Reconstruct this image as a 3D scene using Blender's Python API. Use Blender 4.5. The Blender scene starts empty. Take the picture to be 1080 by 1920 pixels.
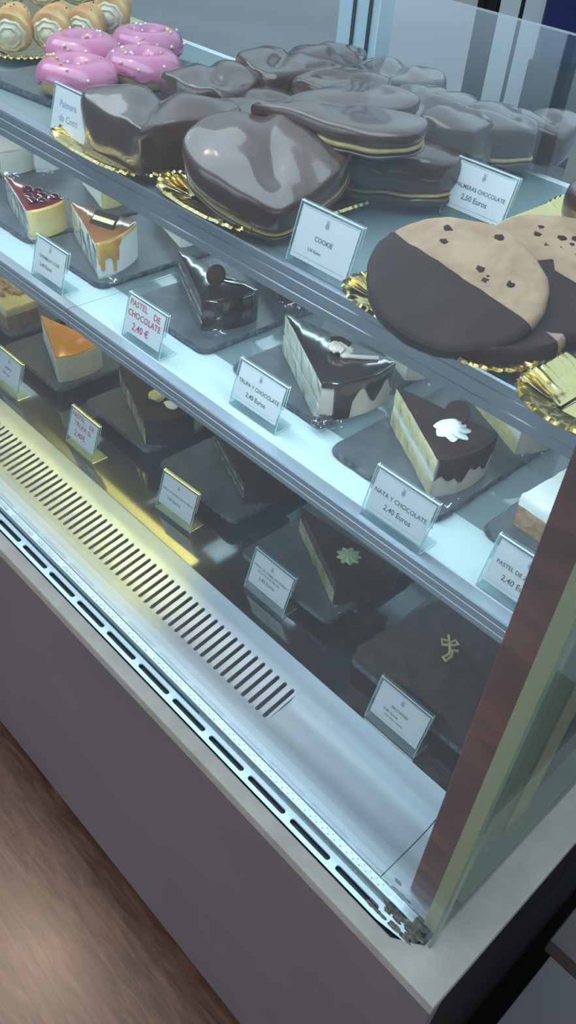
import bpy, bmesh, math, random
from mathutils import Vector, Matrix, noise, Euler
random.seed(7)
C = bpy.context.scene.collection
PI = math.pi
ZO = 1.45          # everything is written relative to eye level and lifted by this at the end

# ------------------------------------------------------------------ materials
MATS = {}
def pm(name, c1, c2=None, scale=40, rough=.6, bump=0.0, bscale=None, metal=0, coat=0, spec=.5, trans=0, sss=0, detail=4, stretch=None, emit=None, lo=.35, hi=.65, coat_rough=.1, ior=None):
    if name in MATS: return MATS[name]
    m = bpy.data.materials.new(name); m.use_nodes = True
    nt = m.node_tree; b = nt.nodes['Principled BSDF']; N = nt.nodes.new; L = nt.links.new
    c1 = tuple(c1) + (1,)
    b.inputs['Base Color'].default_value = c1
    b.inputs['Roughness'].default_value = rough
    b.inputs['Metallic'].default_value = metal
    b.inputs['Coat Weight'].default_value = coat
    b.inputs['Coat Roughness'].default_value = coat_rough
    b.inputs['Specular IOR Level'].default_value = spec
    b.inputs['Transmission Weight'].default_value = trans
    if ior: b.inputs['IOR'].default_value = ior
    if sss:
        b.inputs['Subsurface Weight'].default_value = sss
        b.inputs['Subsurface Radius'].default_value = (.6, .5, .4)
        b.inputs['Subsurface Scale'].default_value = .004
    if emit:
        b.inputs['Emission Color'].default_value = tuple(emit[0]) + (1,)
        b.inputs['Emission Strength'].default_value = emit[1]
    tc = N('ShaderNodeTexCoord'); mp = N('ShaderNodeMapping'); L(tc.outputs['Object'], mp.inputs['Vector'])
    if stretch: mp.inputs['Scale'].default_value = stretch
    if c2:
        n = N('ShaderNodeTexNoise'); n.inputs['Scale'].default_value = scale; n.inputs['Detail'].default_value = detail
        L(mp.outputs[0], n.inputs['Vector'])
        r = N('ShaderNodeValToRGB'); r.color_ramp.elements[0].position = lo; r.color_ramp.elements[1].position = hi
        r.color_ramp.elements[0].color = c1; r.color_ramp.elements[1].color = tuple(c2) + (1,)
        L(n.outputs['Fac'], r.inputs['Fac']); L(r.outputs['Color'], b.inputs['Base Color'])
    if bump:
        n2 = N('ShaderNodeTexNoise'); n2.inputs['Scale'].default_value = bscale or scale * 2; n2.inputs['Detail'].default_value = 5
        L(mp.outputs[0], n2.inputs['Vector'])
        bn = N('ShaderNodeBump'); bn.inputs['Strength'].default_value = bump; bn.inputs['Distance'].default_value = .002
        L(n2.outputs['Fac'], bn.inputs['Height']); L(bn.outputs[0], b.inputs['Normal'])
    MATS[name] = m
    return m

def schlick(nt, f0):
    """view-angle reflectance that is the same on both faces of a thin pane"""
    N = nt.nodes.new; L = nt.links.new
    lw = N('ShaderNodeLayerWeight'); lw.inputs['Blend'].default_value = .5
    p = N('ShaderNodeMath'); p.operation = 'POWER'; p.inputs[1].default_value = 5; L(lw.outputs['Facing'], p.inputs[0])
    m = N('ShaderNodeMath'); m.operation = 'MULTIPLY_ADD'; m.inputs[1].default_value = 1 - f0; m.inputs[2].default_value = f0; L(p.outputs[0], m.inputs[0])
    return m, lw
def glass_mat(name, tint=(.9, .96, .95), haze=.05, hazecol=(.6, .75, .8), ior=1.5, gain=1.0, rough=.0, bump=0, bscale=60):
    if name in MATS: return MATS[name]
    m = bpy.data.materials.new(name); m.use_nodes = True
    nt = m.node_tree; nt.nodes.clear(); N = nt.nodes.new; L = nt.links.new
    out = N('ShaderNodeOutputMaterial'); tr = N('ShaderNodeBsdfTransparent'); tr.inputs[0].default_value = tuple(tint) + (1,)
    gl = N('ShaderNodeBsdfGlossy'); gl.inputs['Roughness'].default_value = rough
    fr, lw = schlick(nt, .042)
    mu = N('ShaderNodeMath'); mu.operation = 'MULTIPLY'; mu.inputs[1].default_value = gain; mu.use_clamp = True
    L(fr.outputs[0], mu.inputs[0])
    m1 = N('ShaderNodeMixShader'); L(mu.outputs[0], m1.inputs[0]); L(tr.outputs[0], m1.inputs[1]); L(gl.outputs[0], m1.inputs[2])
    df = N('ShaderNodeBsdfDiffuse'); df.inputs[0].default_value = tuple(hazecol) + (1,)
    tl = N('ShaderNodeBsdfTranslucent'); tl.inputs[0].default_value = tuple(hazecol) + (1,)
    md = N('ShaderNodeMixShader'); md.inputs[0].default_value = .4; L(df.outputs[0], md.inputs[1]); L(tl.outputs[0], md.inputs[2])
    m2 = N('ShaderNodeMixShader'); L(m1.outputs[0], m2.inputs[1]); L(md.outputs[0], m2.inputs[2])
    tc = N('ShaderNodeTexCoord'); nz = N('ShaderNodeTexNoise'); nz.inputs['Scale'].default_value = 6; nz.inputs['Detail'].default_value = 3
    L(tc.outputs['Object'], nz.inputs['Vector'])
    mr = N('ShaderNodeMapRange'); mr.inputs['From Min'].default_value = .3; mr.inputs['From Max'].default_value = .7
    mr.inputs['To Min'].default_value = haze * .6; mr.inputs['To Max'].default_value = haze * 1.4
    L(nz.outputs['Fac'], mr.inputs['Value']); L(mr.outputs[0], m2.inputs[0])
    if bump:
        n2 = N('ShaderNodeTexNoise'); n2.inputs['Scale'].default_value = bscale; L(tc.outputs['Object'], n2.inputs['Vector'])
        bn = N('ShaderNodeBump'); bn.inputs['Strength'].default_value = bump; bn.inputs['Distance'].default_value = .004
        L(n2.outputs['Fac'], bn.inputs['Height']); L(bn.outputs[0], gl.inputs['Normal']); L(bn.outputs[0], lw.inputs['Normal'])
    L(m2.outputs[0], out.inputs[0]); MATS[name] = m
    return m

def wood_mat(name, c1, c2, c3, rough=.4, axis='Z', scale=6, coat=0, stretch=12):
    if name in MATS: return MATS[name]
    m = bpy.data.materials.new(name); m.use_nodes = True
    nt = m.node_tree; b = nt.nodes['Principled BSDF']; N = nt.nodes.new; L = nt.links.new
    b.inputs['Roughness'].default_value = rough; b.inputs['Coat Weight'].default_value = coat; b.inputs['Coat Roughness'].default_value = .25
    tc = N('ShaderNodeTexCoord'); mp = N('ShaderNodeMapping')
    s = [stretch, stretch, stretch]; s['XYZ'.index(axis)] = 1
    mp.inputs['Scale'].default_value = s; L(tc.outputs['Object'], mp.inputs['Vector'])
    n = N('ShaderNodeTexNoise'); n.inputs['Scale'].default_value = scale; n.inputs['Detail'].default_value = 8; n.inputs['Distortion'].default_value = .8
    L(mp.outputs[0], n.inputs['Vector'])
    r = N('ShaderNodeValToRGB'); e = r.color_ramp.elements
    e[0].position = .3; e[0].color = (*c1, 1); e[1].position = .7; e[1].color = (*c3, 1); k = e.new(.5); k.color = (*c2, 1)
    L(n.outputs['Fac'], r.inputs['Fac']); L(r.outputs['Color'], b.inputs['Base Color'])
    bn = N('ShaderNodeBump'); bn.inputs['Strength'].default_value = .15; bn.inputs['Distance'].default_value = .002
    L(n.outputs['Fac'], bn.inputs['Height']); L(bn.outputs[0], b.inputs['Normal'])
    MATS[name] = m
    return m

M_mauve = pm('mauve_laminate', (.150, .113, .122), (.175, .134, .138), 3, .45, .03, 30, spec=.4)
M_stone = pm('cream_stone', (.36, .30, .265), (.42, .36, .315), 25, .5, .05, 60)
M_steel = pm('brushed_steel', (.42, .48, .54), (.48, .54, .59), 30, .46, .02, 200, metal=.55, stretch=(.15, 1, 1), lo=.3, hi=.7)
M_alu = pm('bright_aluminium', (.62, .74, .80), (.68, .80, .86), 30, .32, .02, 90, metal=.35, stretch=(.1, 1, 1))
M_rail = pm('rail_aluminium', (.36, .41, .47), (.42, .47, .54), 30, .32, .03, 90, metal=.6, stretch=(.1, 1, 1))
M_black = pm('black_gap', (.008, .010, .012), rough=.5)
M_deck = pm('mirror_deck', (.24, .26, .27), (.28, .30, .31), 15, .07, .01, 30, metal=.95)
M_slate = pm('slate', (.060, .068, .082), (.095, .105, .122), 30, .38, .25, 90, spec=.6)
M_slate_edge = pm('slate_edge', (.03, .035, .045), (.10, .12, .15), 150, .35, .6, 200)
M_gold = pm('gold_foil', (.72, .55, .22), (.80, .64, .30), 30, .20, .25, 120, metal=1)
M_white = pm('white_plastic', (.72, .78, .80), rough=.35)
M_card = pm('card_paper', (.66, .69, .72), (.70, .72, .75), 20, .5)
M_red = pm('red_ink', (.55, .05, .06), rough=.6)
M_grey = pm('grey_ink', (.10, .12, .14), rough=.6)
M_crest = pm('crest_ink', (.30, .35, .42), rough=.6)
M_blueink = pm('blue_ink', (.30, .36, .58), rough=.6)
M_choc = pm('chocolate_coat', (.060, .023, .016), (.085, .034, .024), 25, .36, 1.0, 38, coat=1, spec=.35, coat_rough=.10, stretch=(1, .4, 1))
M_chocm = pm('matt_chocolate', (.032, .014, .011), (.044, .021, .017), 30, .5, .15, 60, spec=.12)
M_chocg = pm('glossy_ganache', (.022, .016, .015), (.035, .022, .020), 20, .16, .1, 40, coat=1, spec=.8)
M_fill = pm('yellow_filling', (.42, .30, .10), (.52, .38, .15), 120, .6, .3, 200)
M_cookie = pm('cookie_dough', (.36, .21, .13), (.47, .30, .19), 40, .75, .9, 110, sss=.1, spec=.2)
M_chip = pm('chocolate_chip', (.035, .018, .014), rough=.65, spec=.12)
M_pink = pm('pink_icing', (.50, .13, .27), (.56, .17, .32), 20, .22, .06, 30, coat=.6, sss=.15)
M_dough = pm('donut_dough', (.50, .28, .10), (.62, .38, .16), 40, .7, .2, 120, sss=.1)
M_sprY = pm('yellow_sprinkle', (.75, .60, .25), rough=.5)
M_sprO = pm('orange_sprinkle', (.75, .32, .25), rough=.5)
M_sprW = pm('white_sprinkle', (.70, .75, .85), rough=.5)
M_puff = pm('puff_pastry', (.46, .20, .06), (.70, .46, .17), 30, .5, .5, 70, coat=.15, lo=.3, hi=.6)
M_hcream = pm('herb_cream', (.62, .58, .42), (.36, .36, .22), 160, .6, .6, 120, lo=.55, hi=.8)
M_sponge = pm('vanilla_sponge', (.62, .50, .22), (.74, .63, .34), 150, .9, .6, 250, sss=.1)
M_cream = pm('white_cream', (.76, .77, .72), (.82, .83, .80), 60, .5, .12, 80, sss=.15)
M_beige = pm('truffle_cream', (.55, .45, .38), (.62, .52, .45), 60, .55, .2, 80, sss=.1)
M_cheese = pm('cheesecake', (.70, .66, .52), (.76, .73, .62), 90, .7, .25, 160, sss=.1)
M_crust = pm('golden_crust', (.62, .38, .10), (.80, .66, .30), 28, .6, .2, 60, lo=.3, hi=.7)
M_cherry = pm('cherry_glaze', (.16, .012, .016), (.26, .03, .03), 60, .12, .2, 60, coat=1)
M_berry = pm('cherry_fruit', (.07, .006, .010), rough=.12, coat=1)
M_caram = pm('caramel_glaze', (.26, .085, .035), (.34, .13, .05), 20, .14, .05, 30, coat=1)
M_carad = pm('caramel_drip', (.45, .20, .04), (.62, .34, .08), 60, .15, .05, 40, coat=1)
M_orange = pm('orange_glaze', (.80, .36, .03), (.74, .20, .05), 14, .10, .05, 20, coat=1, lo=.45, hi=.8)
M_dsponge = pm('dark_sponge', (.055, .030, .022), (.10, .055, .04), 150, .9, .5, 220)
M_carrot = pm('carrot_sponge', (.30, .17, .09), (.42, .26, .14), 150, .9, .6, 220)
M_brown = pm('brownie_crumb', (.050, .032, .028), (.080, .050, .042), 60, .6, .5, 140)
M_nutcake = pm('nut_sponge', (.22, .11, .06), (.34, .19, .10), 140, .9, .6, 220)
M_ycream = pm('yellow_cream', (.66, .55, .24), (.74, .64, .34), 60, .5, .3, 100, sss=.1)
M_nut = pm('walnut', (.40, .21, .07), (.62, .40, .16), 120, .5, .6, 150)
M_star = pm('pistachio_cream', (.42, .46, .26), (.50, .54, .34), 60, .5, .2, 100)
M_floor = None
G_front = glass_mat('display_glass', (.95, .985, .985), haze=.028, hazecol=(.55, .74, .85), gain=1.6)
G_side = glass_mat('side_glass', (.93, .97, .94), haze=.07, hazecol=(.36, .42, .36), gain=.5)
G_edge = pm('glass_edge', (.10, .17, .12), (.16, .24, .15), 12, .2, 0, spec=.8, coat=.5)
G_acr = glass_mat('clear_acrylic', (.88, .95, .96), haze=.10, hazecol=(.75, .9, .93), gain=1.5, rough=.05)
G_film = glass_mat('clear_film', (.95, .97, .98), haze=.03, hazecol=(.8, .88, .92), gain=1.6, rough=.08, bump=.6, bscale=50)

# ------------------------------------------------------------------ helpers
def children(o): return [c for c in bpy.data.objects if c.parent == o]
def obj(name, bm, mat, parent=None, loc=(0, 0, 0), rot=(0, 0, 0), smooth=True, bevel=0, kind=None, soft=False):
    bmesh.ops.recalc_face_normals(bm, faces=bm.faces)
    me = bpy.data.meshes.new(name); bm.to_mesh(me); bm.free()
    if smooth:
        for p in me.polygons: p.use_smooth = True
        if not soft: me.set_sharp_from_angle(angle=math.radians(40))
    me.materials.append(mat)
    o = bpy.data.objects.new(name, me); C.objects.link(o)
    o.parent = parent; o.location = loc; o.rotation_euler = rot
    if bevel:
        b = o.modifiers.new('bevel', 'BEVEL'); b.width = bevel; b.segments = 2; b.limit_method = 'ANGLE'
    if kind: o['kind'] = kind
    return o
def thing(name, label, cat, loc=(0, 0, 0), rot=(0, 0, 0), group=None):
    o = bpy.data.objects.new(name, None); C.objects.link(o); o.empty_display_size = .02
    o.location = loc; o.rotation_euler = rot; o['label'] = label; o['category'] = cat
    if group: o['group'] = group
    return o
def tag(o, label, cat, group=None):
    o['label'] = label; o['category'] = cat
    if group: o['group'] = group
    return o
def box(bm, x0, x1, y0, y1, z0, z1):
    v = [bm.verts.new((x, y, z)) for z in (z0, z1) for y in (y0, y1) for x in (x0, x1)]
    for f in ((0, 1, 3, 2), (4, 5, 7, 6), (0, 1, 5, 4), (2, 3, 7, 6), (0, 2, 6, 4), (1, 3, 7, 5)): bm.faces.new([v[i] for i in f])
    return bm
def boxo(name, d, mat, parent=None, bevel=0, kind=None, smooth=False):
    return obj(name, box(bmesh.new(), *d), mat, parent, bevel=bevel, smooth=smooth, kind=kind)
def area2(p): return sum(p[i][0] * p[(i + 1) % len(p)][1] - p[(i + 1) % len(p)][0] * p[i][1] for i in range(len(p)))
def ccw(p): return p if area2(p) > 0 else p[::-1]
def densify(p, d):
    r = []
    for i in range(len(p)):
        a = Vector(p[i][:2]); b = Vector(p[(i + 1) % len(p)][:2]); n = max(1, int((b - a).length / d))
        r += [tuple(a.lerp(b, k / n)) for k in range(n)]
    return r
def inset(p, d):
    n = len(p); r = []
    for i in range(n):
        a = Vector(p[i - 1]); b = Vector(p[i]); c = Vector(p[(i + 1) % n])
        t1 = (b - a); t2 = (c - b)
        if t1.length < 1e-9 or t2.length < 1e-9: r.append(tuple(b)); continue
        t = (t1.normalized() + t2.normalized())
        if t.length < 1e-6: r.append(tuple(b)); continue
        t.normalize(); r.append((b.x - t.y * d, b.y + t.x * d))
    return r
def prism(poly, z0, z1, dens=.004, jit=.0006, r=.0015, bm=None, seed=0, bulge=0, topjit=None):
    """jittered solid of a 2-d outline with a rounded top edge"""
    bm = bm or bmesh.new(); p = densify(ccw(poly), dens); n = len(p); h = z1 - z0
    r = min(r, h * .45)
    nz = max(1, int((h - r) / max(dens, .003)))
    rings = [(z0 + (h - r) * k / nz, -bulge * math.sin(PI * k / nz)) for k in range(nz + 1)] + [(z1 - r * .3, r * .3), (z1, r)]
    rv = []
    for z, ins in rings:
        q = inset(p, ins) if ins else p
        ring = []
        for (x, y) in q:
            w = noise.noise_vector(Vector((x * 260 + seed, y * 260, z * 260))) * jit + noise.noise_vector(Vector((x * 60 + seed, y * 60, z * 60))) * jit
            ring.append(bm.verts.new((x + w.x, y + w.y, z + (w.z if z > z0 else 0))))
        rv.append(ring)
    for a, b in zip(rv, rv[1:]):
        for i in range(n): bm.faces.new((a[i], a[(i + 1) % n], b[(i + 1) % n], b[i]))
    bm.faces.new(rv[-1]); bm.faces.new(rv[0][::-1])
    return bm
def grid_shape(rows, bm=None, close=False, cap=False):
    bm = bm or bmesh.new(); V = [[bm.verts.new(p) for p in r] for r in rows]
    for a, b in zip(V, V[1:]):
        n = len(a)
        for i in range(n if close else n - 1): bm.faces.new((a[i], a[(i + 1) % n], b[(i + 1) % n], b[i]))
    if cap:
        bm.faces.new(V[0][::-1]); bm.faces.new(V[-1])
    return bm
def tube(path, r, bm=None, n=8, taper=None):
    bm = bm or bmesh.new(); rows = []
    P = [Vector(p) for p in path]
    for i, p in enumerate(P):
        t = (P[min(i + 1, len(P) - 1)] - P[max(i - 1, 0)]).normalized()
        u = t.cross(Vector((0, 0, 1)));
        if u.length < 1e-4: u = t.cross(Vector((0, 1, 0)))
        u.normalize(); w = t.cross(u); rr = r * (taper(i / (len(P) - 1)) if taper else 1)
        rows.append([p + (u * math.cos(a) + w * math.sin(a)) * rr for a in [2 * PI * k / n for k in range(n)]])
    return grid_shape(rows, bm, True, True)
def lathe(prof, n=32, bm=None, mod=None):
    bm = bm or bmesh.new(); rows = []
    for r, z in prof:
        rows.append([(r * (mod(a, z) if mod else 1) * math.cos(a), r * (mod(a, z) if mod else 1) * math.sin(a), z) for a in [2 * PI * k / n for k in range(n)]])
    return grid_shape(rows, bm, True, True)
def blob(bm, c, r, sq=(1, 1, 1), j=.15, seed=0, sub=2):
    g = bmesh.ops.create_icosphere(bm, subdivisions=sub, radius=1)
    for v in g['verts']:
        d = v.co.normalized(); k = 1 + j * noise.noise(d * 2.2 + Vector((seed, seed * 1.7, 0)))
        v.co = Vector(c) + Vector((d.x * sq[0], d.y * sq[1], d.z * sq[2])) * r * k
    return bm
def grid_text(name, lines, mat, parent, origin, rx, track=1.0):
    """lettering laid on a plane tilted by rx about X; lines = (text, size, cx, cy, rot)"""
    bm = bmesh.new()
    for (t, s, cx, cy, rot) in lines:
        cu = bpy.data.curves.new('t', 'FONT'); cu.body = t; cu.size = s; cu.align_x = 'CENTER'; cu.align_y = 'CENTER'; cu.resolution_u = 3
        cu.offset = s * .012
        to = bpy.data.objects.new('t', cu); C.objects.link(to)
        bpy.context.view_layer.update()
        me = bpy.data.meshes.new_from_object(to.evaluated_get(bpy.context.evaluated_depsgraph_get()))
        me.transform(Matrix.Translation((cx, cy, 0)) @ Matrix.Rotation(rot, 4, 'Z') @ Matrix.Diagonal((track, 1, 1, 1)))
        bm.from_mesh(me); bpy.data.objects.remove(to); bpy.data.curves.remove(cu); bpy.data.meshes.remove(me)
    me = bpy.data.meshes.new(name); bm.to_mesh(me); bm.free(); me.materials.append(mat)
    o = bpy.data.objects.new(name, me); C.objects.link(o); o.parent = parent; o.location = origin; o.rotation_euler = (rx, 0, 0)
    return o

# ------------------------------------------------------------------ the room
M_floor = wood_mat('floor_wood', (.062, .020, .011), (.115, .041, .022), (.175, .068, .038), .38, 'X', 13, .25, 8)
bm = bmesh.new(); box(bm, -4, -.036, -3.2, .55, -1.50, -1.45)
fl = obj('floor', bm, M_floor, smooth=False, kind='structure')
M_floor2 = pm('tile_floor', (.22, .185, .20), (.27, .23, .245), 1.2, .45)
boxo('floor', (-9, 3, .55, 12, -1.50, -1.451), M_floor2, kind='structure')
M_floor3 = pm('grey_floor', (.20, .13, .11), (.26, .17, .15), 6, .5, .05, 40)
boxo('floor', (-.036, 2.2, -3.2, .55, -1.50, -1.4505), M_floor3, kind='structure')
boxo('wall_back', (-9, 3, 12, 12.1, -1.45, 1.6), pm('back_wall', (.20, .22, .25), (.24, .26, .29), 2, .8), kind='structure')
# unseen glowing panel, added to put haze and reflections on the glass
M_added_frame = pm('added_panel_frame', (.10, .11, .12), rough=.4)
M_glow = pm('glow_panel', (.7, .8, .85), emit=((.60, .80, 1.0), 1.15))
bm = bmesh.new()
for (a, b, c, d) in ((-3.35, -.95, 1.0, 1.1),): box(bm, a, b, -3.2, -3.1, c, d)
for x in (-3.35, -2.15, -1.0): box(bm, x, x + .05, -3.2, -3.1, -1.45, 1.0)
w1 = obj('added_glow_panel', bm, M_added_frame, smooth=False, kind='structure')
boxo('added_glow_sheet', (-3.3, -1.0, -3.17, -3.16, -1.45, 1.0), M_glow, w1)  # glowing sheet of the added panel
boxo('wall_front', (-7, -3.35, -3.2, -3.1, -1.45, 1.6), pm('front_wall', (.20, .17, .17), (.25, .21, .21), 2, .8), kind='structure')
boxo('wall_front', (-.95, 2.2, -3.2, -3.1, -1.45, 1.6), MATS['front_wall'], kind='structure')
nt = M_glow.node_tree; N = nt.nodes.new; tc = N('ShaderNodeTexCoord'); sp = N('ShaderNodeSeparateXYZ'); mr = N('ShaderNodeMapRange'); nt.links.new(tc.outputs['Object'], sp.inputs[0]); nt.links.new(sp.outputs['Z'], mr.inputs['Value'])
mr.inputs['From Min'].default_value = -1.45; mr.inputs['From Max'].default_value = -.45; mr.inputs['To Min'].default_value = .08; mr.inputs['To Max'].default_value = 2.4; mr.interpolation_type = 'SMOOTHSTEP'; nt.links.new(mr.outputs[0], nt.nodes['Principled BSDF'].inputs['Emission Strength'])

# ------------------------------------------------------------------ the display case
case = thing('display_case', 'long glass-fronted pastry display case with mauve front panel and cream stone ledge', 'display case', (0, 0, -1.45))
def cpart(name, bm, mat, **k):
    bmesh.ops.translate(bm, verts=bm.verts, vec=(0, 0, 1.45)); return obj(name, bm, mat, case, **k)
def cbox(name, d, mat, **k):
    k.setdefault('smooth', False); return cpart(name, box(bmesh.new(), *d), mat, **k)
XL = -2.3; XR = -.066
cbox('front_panel', (XL, XR, .318, .338, -1.381, -.815), M_mauve)
cbox('base_strip', (XL, XR - .01, .37, .40, -1.449, -1.381), M_black)
cbox('side_panel', (XR - .014, XR, .338, .98, -1.44, -.815), pm('black_side', (.008, .005, .005), rough=.6, spec=.1))
cbox('base_strip', (XR, -.036, .36, .98, -1.449, -1.41), pm('black_base', (.006, .004, .004), rough=.7, spec=.05))  # low black strip along the foot of the side
# stone ledge: front strip and right arm, one L-shaped slab
bm = bmesh.new()
L_ = [(XL, .3165), (XR + .001, .3165), (XR + .001, .98), (-.104, .98), (-.104, .352), (-.13, .334), (XL, .334)]
prism(L_, -.816, -.800, dens=.03, jit=0, r=.0015, bm=bm)
cpart('stone_ledge', bm, M_stone, smooth=False)
cbox('gap_strip', (XL, -.11, .333, .372, -.812, -.8045), M_black)
def slot_cells(bm, xs, y0, y1, sx0, sx1, wy0, wy1, zf, along='Y'):
    pass
def hole_cell(bm, x0, x1, y0, y1, hx0, hx1, hy0, hy1, zf, n=6):
    """rectangle with a rounded slot hole"""
    cx, cy = (hx0 + hx1) / 2, (hy0 + hy1) / 2; w, h = hx1 - hx0, hy1 - hy0; r = min(w, h) / 2; pts = []
    if h > w:
        for k in range(n + 1): a = PI * k / n; pts.append((cx + r * math.cos(a), hy1 - r + r * math.sin(a)))
        for k in range(n + 1): a = PI + PI * k / n; pts.append((cx + r * math.cos(a), hy0 + r + r * math.sin(a)))
    else:
        for k in range(n + 1): a = PI / 2 + PI * k / n; pts.append((hx0 + r + r * math.cos(a), cy + r * math.sin(a)))
        for k in range(n + 1): a = -PI / 2 + PI * k / n; pts.append((hx1 - r + r * math.cos(a), cy + r * math.sin(a)))
    outer = []
    for (x, y) in pts:
        dx, dy = (x - cx) / (w / 2), (y - cy) / (h / 2)
        if h > w:
            if abs(dy) > .999 - 2 * r / h + 1e-9 and abs(dx) < .75: o = (x0 + (x1 - x0) * (dx * .66 + 1) / 2 if abs(dx) < .74 else x, y1 if dy > 0 else y0)
            else: o = (x1 if dx > 0 else x0, y)
        else:
            if abs(dx) > .999 - 2 * r / w + 1e-9 and abs(dy) < .75: o = (x1 if dx > 0 else x0, y0 + (y1 - y0) * (dy * .66 + 1) / 2)
            else: o = (x, y1 if dy > 0 else y0)
        outer.append(o)
    vi = [bm.verts.new((x, y, zf(y))) for x, y in pts]; vd = [bm.verts.new((x, y, zf(y) - .0025)) for x, y in pts]
    vo = [bm.verts.new((x, y, zf(y))) for x, y in outer]
    N = len(pts)
    for i in range(N):
        j = (i + 1) % N
        bm.faces.new((vi[i], vi[j], vo[j], vo[i])); bm.faces.new((vi[i], vi[j], vd[j], vd[i]))
        a, b = outer[i], outer[j]
        if abs(a[0] - b[0]) > 1e-6 and abs(a[1] - b[1]) > 1e-6:     # fill the corner
            for cxx, cyy in ((x0, y0), (x0, y1), (x1, y0), (x1, y1)):
                if (abs(a[0] - cxx) < 1e-6 or abs(b[0] - cxx) < 1e-6) and (abs(a[1] - cyy) < 1e-6 or abs(b[1] - cyy) < 1e-6):
                    c = bm.verts.new((cxx, cyy, zf(cyy))); bm.faces.new((vo[i], vo[j], c))
# bright vent strip in front of the glass
bm = bmesh.new()
per = .0645; x = -.150
while x > XL:
    hole_cell(bm, x - per, x, .3355, .3520, x - per + .0045, x - .0045, .3405, .3468, lambda y: -.800 + .0003 * math.sin((y - .3355) / .0165 * PI))
    x -= per
v = [bm.verts.new(p) for p in ((-.150, .3355, -.8), (-.118, .340, -.8), (-.118, .352, -.8), (-.150, .352, -.8))]; bm.faces.new(v)
cpart('vent_strip', bm, M_alu)
# perforated strip just behind the glass
bm = bmesh.new(); x = -.13
box(bm, XL, -.125, .3584, .3672, -.8025, -.7990)
ps = cpart('perforated_strip', bm, pm('strip_metal', (.62, .70, .76), (.70, .77, .82), 40, .35, 0, metal=.7), smooth=False)
bm = bmesh.new(); i = 0; x = -.17
while x > -1.05:
    for yy in (.3608, .3648):
        g = bmesh.ops.create_circle(bm, cap_ends=True, radius=.0007, segments=6)
        bmesh.ops.translate(bm, verts=g['verts'], vec=(x + (.0035 if yy > .363 else 0), yy, -.79885))
    x -= .0085
bmesh.ops.translate(bm, verts=bm.verts, vec=(0, 0, 1.45))
po = obj('perforation', bm, pm('hole_dark', (.06, .08, .10), rough=.6), ps, smooth=False)
# steel drain tray with slots
def ztray(y):
    P = [(.366, -.8005), (.41, -.8005), (.440, -.797), (.462, -.787), (.4745, -.7755)]
    for (a, za), (b, zb) in zip(P, P[1:]):
        if y <= b: return za + (zb - za) * max(0, (y - a)) / (b - a)
    return P[-1][1]
bm = bmesh.new(); pitch = .0124; xs = -.3785; k = 0
YS = [.4745 - (.4745 - .456) * i / 5 for i in range(6)][::-1]
while xs - k * pitch > XL:
    x1 = xs - k * pitch; x0 = x1 - pitch
    if k < 76: hole_cell(bm, x0, x1, .402, .456, x0 + .0036, x1 - .0036, .4055, .4525, ztray)
    else:
        grid_shape([[(x0, y, ztray(y)), (x1, y, ztray(y))] for y in (.402, .42, .44, .456)], bm)
    k += 1
XE = xs - k * pitch
grid_shape([[(XE, y, ztray(y)), (xs, y, ztray(y))] for y in (.3695, .38, .39, .402)], bm)
grid_shape([[(XE, y, ztray(y)), (xs, y, ztray(y))] for y in YS], bm)
grid_shape([[(xs, y, ztray(y)), (-.1745, y, ztray(y))] for y in [.3695 + (.4745 - .3695) * i / 16 for i in range(17)]], bm)
grid_shape([[(-.1735, y, ztray(y) - .0006), (-.118, y, ztray(y) - .0006)] for y in [.3695 + (.4745 - .3695) * i / 16 for i in range(17)]], bm)
bmesh.ops.remove_doubles(bm, verts=bm.verts, dist=1e-5)
cpart('drain_tray', bm, M_steel)
cbox('trough', (XL, -.12, .372, .470, -.83, -.822), pm('trough_dark', (.05, .055, .06), rough=.5))
cbox('deck', (XL, -.15, .4745, 1.0, -.782, -.775), M_deck)
# grime in the right corner
bm = bmesh.new(); rg = random.Random(3)
for i in range(90):
    t = rg.random() ** .8; cx = -.168 + .055 * t + rg.gauss(0, .004); cy = .341 + rg.random() * (.038 - .02 * t)
    blob(bm, (cx, cy, -.8000), .0014 + .003 * rg.random(), (1.8, .6, .18), .5, i, 1)
gr = cpart('grime', bm, pm('grime', (.06, .045, .035), (.18, .15, .12), 300, .6)); gr['kind'] = 'stuff'
# glass
cbox('front_glass', (XL, -.101, .3535, .3580, -.8035, -.074), G_front)
cbox('glass_edge', (-.1010, -.0985, .3530, .3625, -.80, -.074), G_edge)
cbox('side_glass', (-.1030, -.1010, .3626, .98, -.80, -.074), G_side)
# end post and the panel behind the side glass
M_wood = wood_mat('red_wood', (.070, .013, .008), (.13, .027, .014), (.22, .052, .024), .5, 'X', 10, .05, 3)
cbox('end_post', (-.1475, -.1175, .382, .402, -.7995, -.06), M_wood, bevel=.001)
M_olive = pm('olive_edge', (.34, .31, .15), (.40, .37, .20), 6, .4, stretch=(1, 1, .2))
cbox('corner_filler', (-.1172, -.1040, .366, .378, -.7995, -.06), M_olive)
cbox('end_panel', (-.1475, -.1265, .402, .98, -.775, -.06), pm('end_grey', (.10, .105, .095), rough=.4))
cbox('reflection_strip', (-.1265, -.1180, .402, .440, -.790, -.06), M_olive)  # this and the next two: side-glass reflections built as coloured strips
cbox('reflection_strip', (-.1265, -.1205, .440, .492, -.790, -.06), pm('grey_reflection', (.22, .21, .16), (.28, .27, .21), 6, .4, stretch=(1, 1, .2)))
cbox('reflection_strip', (-.1265, -.1185, .492, .534, -.790, -.06), pm('tan_reflection', (.55, .40, .24), (.60, .45, .28), 6, .4, stretch=(1, 1, .2)))
cbox('door_recess', (-.1265, -.1240, .534, .98, -.790, -.06), pm('recess_dark', (.018, .024, .022), rough=.4))
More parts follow.
